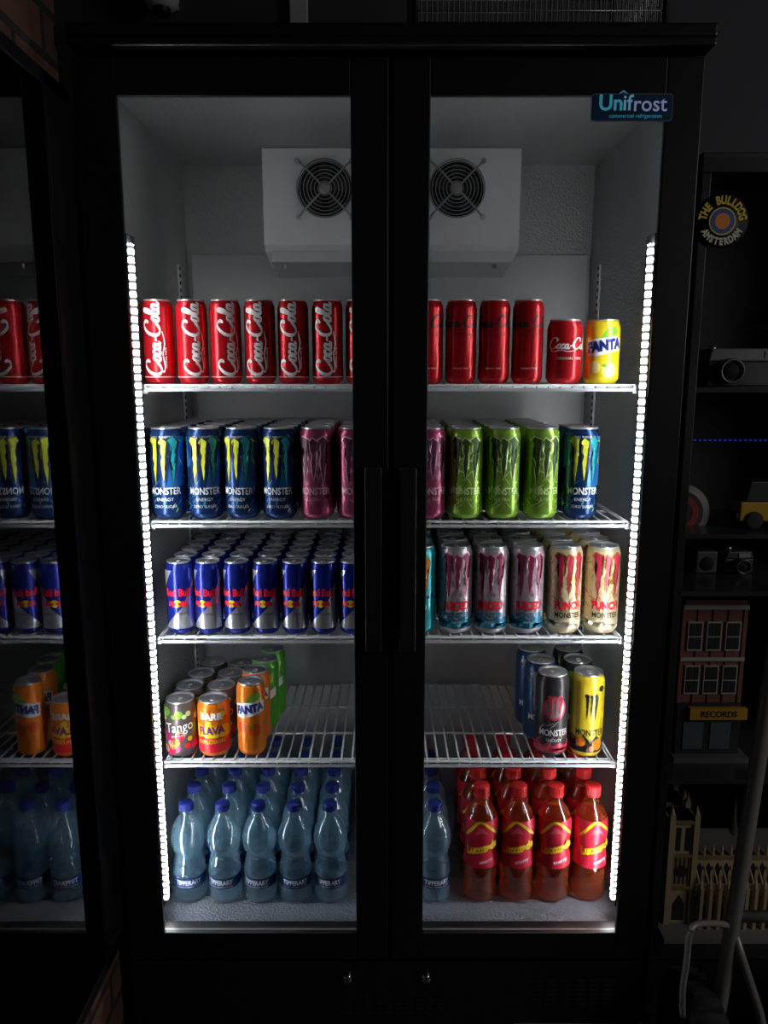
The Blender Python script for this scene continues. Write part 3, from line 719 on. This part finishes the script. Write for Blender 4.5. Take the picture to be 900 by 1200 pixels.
# model camera
def toy_camera(name, label, x0, x1, y, z, h, lensx, lr, top, ring, grp):
    t = thing(name, label, 'model camera', group=grp)
    mb = MB().box(x0, x1, y, y+.07, z, z+h*.66, mat('toy_black', (.03, .03, .033), .35)); mb.build('body', t, bevel=.003)
    MB().prism([(x0, z+h*.66), (x1, z+h*.66), (x1-.006, z+h), (x0+.006, z+h)], y-.002, y+.07, top, 'y').build('top_plate', t, bevel=.003)
    l = MB().lathe([(lr, 0), (lr, -.022), (lr*.86, -.024), (lr*.8, -.016), (0, -.012)], ring, 28, (lensx, y, z+h*.40), 'y').build('lens', t)
    MB().lathe([(lr*.66, -.0165), (lr*.55, -.019), (0, -.021)], VOID, 24, (lensx, y, z+h*.40), 'y').build('lens_glass', l)
    MB().box(x1-.035, x1-.01, y-.004, y-.0021, z+h*.74, z+h*.93, mat('toy_window', (.25, .28, .3), .2)).build('viewfinder', t)
    MB().lathe([(.007, 0), (.007, .006), (0, .006)], STEEL, 14, (x0+.02, y+.03, z+h)).build('dial', t)
RING = mat('lens_ring', (.12, .12, .12), .35, .5)
y = .24; z = SH[0]
toy_camera('model_camera', 'black toy camera with grey top plate on upper cabinet shelf', XA(828, z, y), XA(912, z, y), y, z, .078, XA(852, z, y), .026, mat('toy_grey', (.17, .17, .17), .4), mat('lens_ring_big', (.16, .16, .16), .35, .5), 'toy cameras in the display cabinet')
y = .24; z = SH[2]
toy_camera('model_camera', 'tiny black toy camera on the cabinet shelf above the brick house', XA(848, z, y), XA(882, z, y), y, z, .05, XA(866, z, y), .0165, mat('toy_grey2', (.05, .05, .05), .4), RING, 'toy cameras in the display cabinet')
t = thing('speaker_box', 'small grey boxed speaker beside the tiny toy camera', 'speaker')
xa, xb = XA(815, z, y), XA(840, z, y)
MB().box(xa, xb, y, y+.05, z, z+.05, mat('box_grey', (.08, .08, .09), .5)).build('body', t, bevel=.004)
MB().lathe([(0, -.002), (.014, -.003), (.016, 0)], VOID, 20, ((xa+xb)/2, y, z+.022), 'y').build('speaker_cone', t)
# toy truck
t = thing('toy_truck', 'yellow and black toy truck on the middle cabinet shelf', 'toy'); z = SH[1]; y = .25
xa = XA(866, z, y); TY = mat('toy_yellow', (.48, .28, .02), .35)
MB().box(xa, xa+.15, y, y+.07, z+.018, z+.06, TY).build('body', t, bevel=.003)
MB().prism([(xa+.012, z+.06), (xa+.085, z+.06), (xa+.07, z+.105), (xa+.02, z+.105)], y+.004, y+.066, MC['toy_black'], 'y').build('cab', t, bevel=.003)
MB().box(xa-.006, xa+.02, y+.003, y+.067, z+.024, z+.036, MC['toy_black']).build('bumper', t)
for wx in (xa+.03, xa+.115):
    for wy in (y-.006, y+.064):
        MB().lathe([(0, 0), (.014, 0), (.02, .002), (.02, .012), (.0, .012)], RUBBER, 20, (wx, wy, z+.02), 'y').build('wheel', t)
# round sign
q2 = P(797, 601, .30)
s = MB().lathe([(0, -.004), (.064, -.004), (.066, 0), (.066, .006), (0, .006)], mat('sign_white', (.22, .21, .21), .5), 40, (q2.x, .30, q2.z), 'y')
s.lathe([(0, -.0046), (.050, -.0046)], mat('sign_dark', (.04, .03, .03), .5), 40, (q2.x, .30, q2.z), 'y')
s.lathe([(.026, -.0052), (.040, -.0052)], mat('sign_red', (.32, .03, .03), .5), 40, (q2.x, .30, q2.z), 'y')
s.box(q2.x-.03, q2.x+.03, .298, .306, SH[2], q2.z-.06, CABM)
tag(s.build('round_sign'), 'round red and white sign half hidden by fridge right edge', 'sign')
# brick model house
mh = thing('model_house', 'brick-red toy terrace house with yellow shop sign in cabinet', 'model'); z = SH[3]; y = .20
xa, xb = XA(797, z+.2, y), XA(868, z+.2, y); TB = mat('toy_brick', (.22, .085, .06), .5, bump=(120, .3, .002)); TW = mat('toy_white', (.42, .41, .38), .5); TD = mat('toy_dark', (.03, .03, .035), .4)
fc = MB().box(xa, xb, y, y+.15, z+.13, z+.345, TB)
for k in range(5): fc.box(xa+(xb-xa)*k/4-.004, xa+(xb-xa)*k/4+.004, y-.003, y+.002, z+.13, z+.345, TB)
fc.build('facade', mh)
MB().box(xa-.004, xb+.004, y-.008, y+.154, z+.3452, z+.355, TW).box(xa, xb, y-.004, y+.15, z+.355, z+.366, TB).build('cornice', mh)
MB().box(xa-.003, xb+.003, y-.0065, y-.0032, z+.228, z+.236, TW).build('string_course', mh)
ch = MB().box(xb-.03, xb-.01, y+.06, y+.09, z+.366, z+.39, TB).build('chimney', mh)
wdt = (xb-xa)
for r in range(2):
    for k in range(3):
        wx = xa+wdt*(.19+.31*k); wz = z+.155+r*.10
        wnd = MB().box(wx-.016, wx+.016, y-.005, y-.0002, wz-.004, wz+.062, TW).build('window', mh)
        MB().box(wx-.013, wx-.001, y-.0062, y-.0051, wz, wz+.027, TD).box(wx+.001, wx+.013, y-.0062, y-.0051, wz, wz+.027, TD).box(wx-.013, wx-.001, y-.0062, y-.0051, wz+.030, wz+.059, TD).box(wx+.001, wx+.013, y-.0062, y-.0051, wz+.030, wz+.059, TD).build('pane', wnd)
MB().box(xa-.004, xb+.004, y-.01, y+.15, z+.012, z+.13, TD).build('shop_front', mh)
for k in range(2):
    wx = xa+wdt*(.25+.45*k); MB().box(wx-.022, wx+.022, y-.0125, y-.0101, z+.025, z+.088, mat('toy_glass', (.10, .12, .13), .15)).build('shop_window', mh)
sg = MB().box(xa+.02, xb+.012, y-.022, y-.0102, z+.098, z+.124, mat('sign_yellow', (.55, .28, .03), .5)); sg.flat(text2d('RECORDS', .019, 0, .0006), (xa+xb)/2+.016, y-.0226, z+.111, TD, 0, .95); sg.build('shop_sign', mh)
MB().box(xa-.012, xb+.02, y-.03, y+.16, z, z+.012, mat('toy_plate', (.12, .12, .12), .5)).build('base_plate', mh)
# cathedral model
ca = thing('model_cathedral', 'tan toy cathedral with towers and buttresses on cabinet bottom shelf', 'model'); z = .196; y = .16
TAN = mat('toy_tan', (.46, .36, .22), .5); TAN2 = mat('toy_tan_dark', (.25, .18, .09), .5); SLATE = mat('toy_slate', (.055, .05, .045), .7)
xa = XA(786, z+.15, y)
MB().box(XA(778, z, y-.04), XA(930, z, y-.04), y-.04, y+.22, z, z+.012, mat('toy_plate2', (.2, .2, .19), .5)).build('base_plate', ca)
for k in range(2):
    ty = y+.012+k*.075
    m = MB().box(xa, xa+.055, ty, ty+.055, z+.012, z+.27, TAN)
    for dx in (0, .055):
        for dy in (0, .055): m.box(xa+dx-.006, xa+dx+.006, ty+dy-.006, ty+dy+.006, z+.012, z+.285, TAN); m.lathe([(.006, 0), (.0, .022)], TAN, 6, (xa+dx, ty+dy, z+.285))
    for zz in (.10, .18, .262): m.box(xa-.005, xa+.06, ty-.005, ty+.06, z+zz, z+zz+.008, TAN2)
    for dx in (.012, .033): m.box(xa+dx, xa+dx+.010, ty-.0015, ty-.0002, z+.195, z+.252, TD)
    for j in range(5): m.box(xa+.006+j*.0095, xa+.010+j*.0095, ty-.003, ty-.0002, z+.112, z+.178, TAN2)
    m.lathe([(0, 0), (.015, 0)], TD, 16, (xa+.0275, ty-.0035, z+.145), 'y')
    m.prism([(xa+.014, z+.02), (xa+.041, z+.02), (xa+.041, z+.06), (xa+.0275, z+.085), (xa+.014, z+.06)], ty-.001, ty-.0002, TD, 'y')
    m.build('tower', ca)
nx0, nx1 = xa+.06, xa+.26
m = MB().box(nx0, nx1, y+.035, y+.115, z+.012, z+.165, TAN).box(nx0, nx1, y+.005, y+.14, z+.012, z+.085, TAN)
m.box(nx0, nx1, y+.032, y+.036, z+.158, z+.168, TAN2).box(nx0, nx1, y+.002, y+.006, z+.080, z+.088, TAN2)
for k in range(10):
    x = nx0+.008+k*.0205; m.box(x-.002, x+.002, y+.033, y+.037, z+.168, z+.182, TAN); m.lathe([(.003, 0), (0, .012)], TAN, 5, (x, y+.035, z+.182))
for k in range(10):
    x = nx0+.010+k*.0205
    m.box(x-.0035, x+.0035, y-.012, y+.006, z+.012, z+.115, TAN); m.lathe([(.005, 0), (0, .03)], TAN, 6, (x, y-.003, z+.115))
    m.tube([(x, y-.002, z+.105), (x, y+.02, z+.128), (x, y+.036, z+.14)], .0026, TAN, 5)
    if k < 9:
        m.prism([(x+.0055, z+.025), (x+.015, z+.025), (x+.015, z+.058), (x+.01025, z+.07), (x+.0055, z+.058)], y+.0035, y+.0048, TD, 'y')
        m.prism([(x+.0055, z+.098), (x+.015, z+.098), (x+.015, z+.138), (x+.01025, z+.150), (x+.0055, z+.138)], y+.0335, y+.0348, TD, 'y')
m.build('nave', ca)
MB().prism([(y+.04, z+.165), (y+.112, z+.165), (y+.075, z+.21)], nx0, nx1, SLATE).build('roof', ca)
MB().lathe([(.012, 0), (.006, .03), (0, .11)], SLATE, 8, (nx0+.11, y+.075, z+.20)).build('spire', ca)

# ------------------------------------------------------------------ sack truck
ht = thing('sack_truck', 'grey tubular hand trolley with black wheels before the cabinet', 'trolley')
d0 = -.10
def PT(px, py, d=d0): return tuple(P(px, py, d))
top = P(898, 830, d0); low = P(848, 1150, d0); dirv = (top-low)
axl = Vector((low.x-.012, d0, .14)); RP = .0145
m = MB(); up2 = low+dirv*2.1
m.tube([tuple(axl), tuple(low), tuple(top), tuple(up2)], RP, GREYT, 10)
off = Vector((.30, .0, 0))
m.tube([tuple(axl+off), tuple(low+off), tuple(top+off), tuple(up2+off)], RP, GREYT, 10)
hp = [up2, up2+Vector((.02, -.01, .06)), up2+Vector((.08, -.02, .10)), up2+off+Vector((-.08, -.02, .10)), up2+off+Vector((-.02, -.01, .06)), up2+off]
m.tube([tuple(p) for p in hp], RP, GREYT, 10)
for f in (.25, .95, 1.7): a = low+dirv*f; m.tube([tuple(a), tuple(a+off)], .011, GREYT, 8)
m.build('frame', ht)
lp_ = catmull([PT(858, 1085), PT(838, 1082, d0-.02), PT(815, 1084, d0-.05), PT(808, 1096, d0-.06), PT(805, 1125, d0-.06), PT(800, 1160, d0-.06), PT(800, 1190, d0-.05)], 5)
MB().tube(lp_, .0060, GREYT, 8).build('stair_guard', ht)
m = MB().tube([PT(858, 1085), PT(872, 1130, d0-.02), PT(890, 1185, d0-.03), PT(900, 1230, d0-.03)], .008, GREYT, 8); m.build('brace', ht)
for k, wx in enumerate((axl.x-.03, axl.x+.33)):
    wh = MB().lathe([(.075, -.026), (.118, -.036), (.134, -.026), (.14, 0), (.134, .026), (.118, .036), (.075, .026), (.075, -.026)], RUBBER, 40, (wx, d0, .14), 'x')
    for j in range(30):
        a = 2*pi*j/30; cyy, czz = d0+.138*cos(a), .14+.138*sin(a)
        wh.box(wx-.022, wx+.022, cyy-.004, cyy+.004, czz-.004, czz+.004, RUBBER) if czz-.004 > .001 else None
    wh = wh.build('wheel', ht)
    MB().lathe([(0, -.025), (.03, -.025), (.03, -.012), (.074, -.01), (.074, .01), (.03, .012), (.03, .025), (0, .025)], GREYT, 24, (wx, d0, .14), 'x').build('hub', wh)
MB().tube([(axl.x-.06, d0, .14), (axl.x+.36, d0, .14)], .009, STEEL, 8).build('axle', ht)
MB().box(axl.x+.01, axl.x+.29, d0-.25, d0-.0, .004, .010, GREYT).box(axl.x+.01, axl.x+.29, d0-.004, d0+.002, .01, .13, GREYT).build('toe_plate', ht)

def area(name, loc, tgt, size, e, col):
    l = bpy.data.lights.new(name, 'AREA'); l.size = size; l.energy = e; l.color = col
    o = bpy.data.objects.new(name, l); C.objects.link(o); o.location = loc
    o.rotation_euler = (Vector(tgt)-Vector(loc)).to_track_quat('-Z', 'Y').to_euler()
area('room_fill', (2.5, -1.4, 1.9), (.6, 0, .9), .9, 10, (1, .97, .94))  # unseen fill light, added to brighten the cabinet side
w = bpy.data.worlds.new('world'); S.world = w; w.use_nodes = True
w.node_tree.nodes['Background'].inputs[0].default_value = (.6, .7, .85, 1); w.node_tree.nodes['Background'].inputs[1].default_value = .015
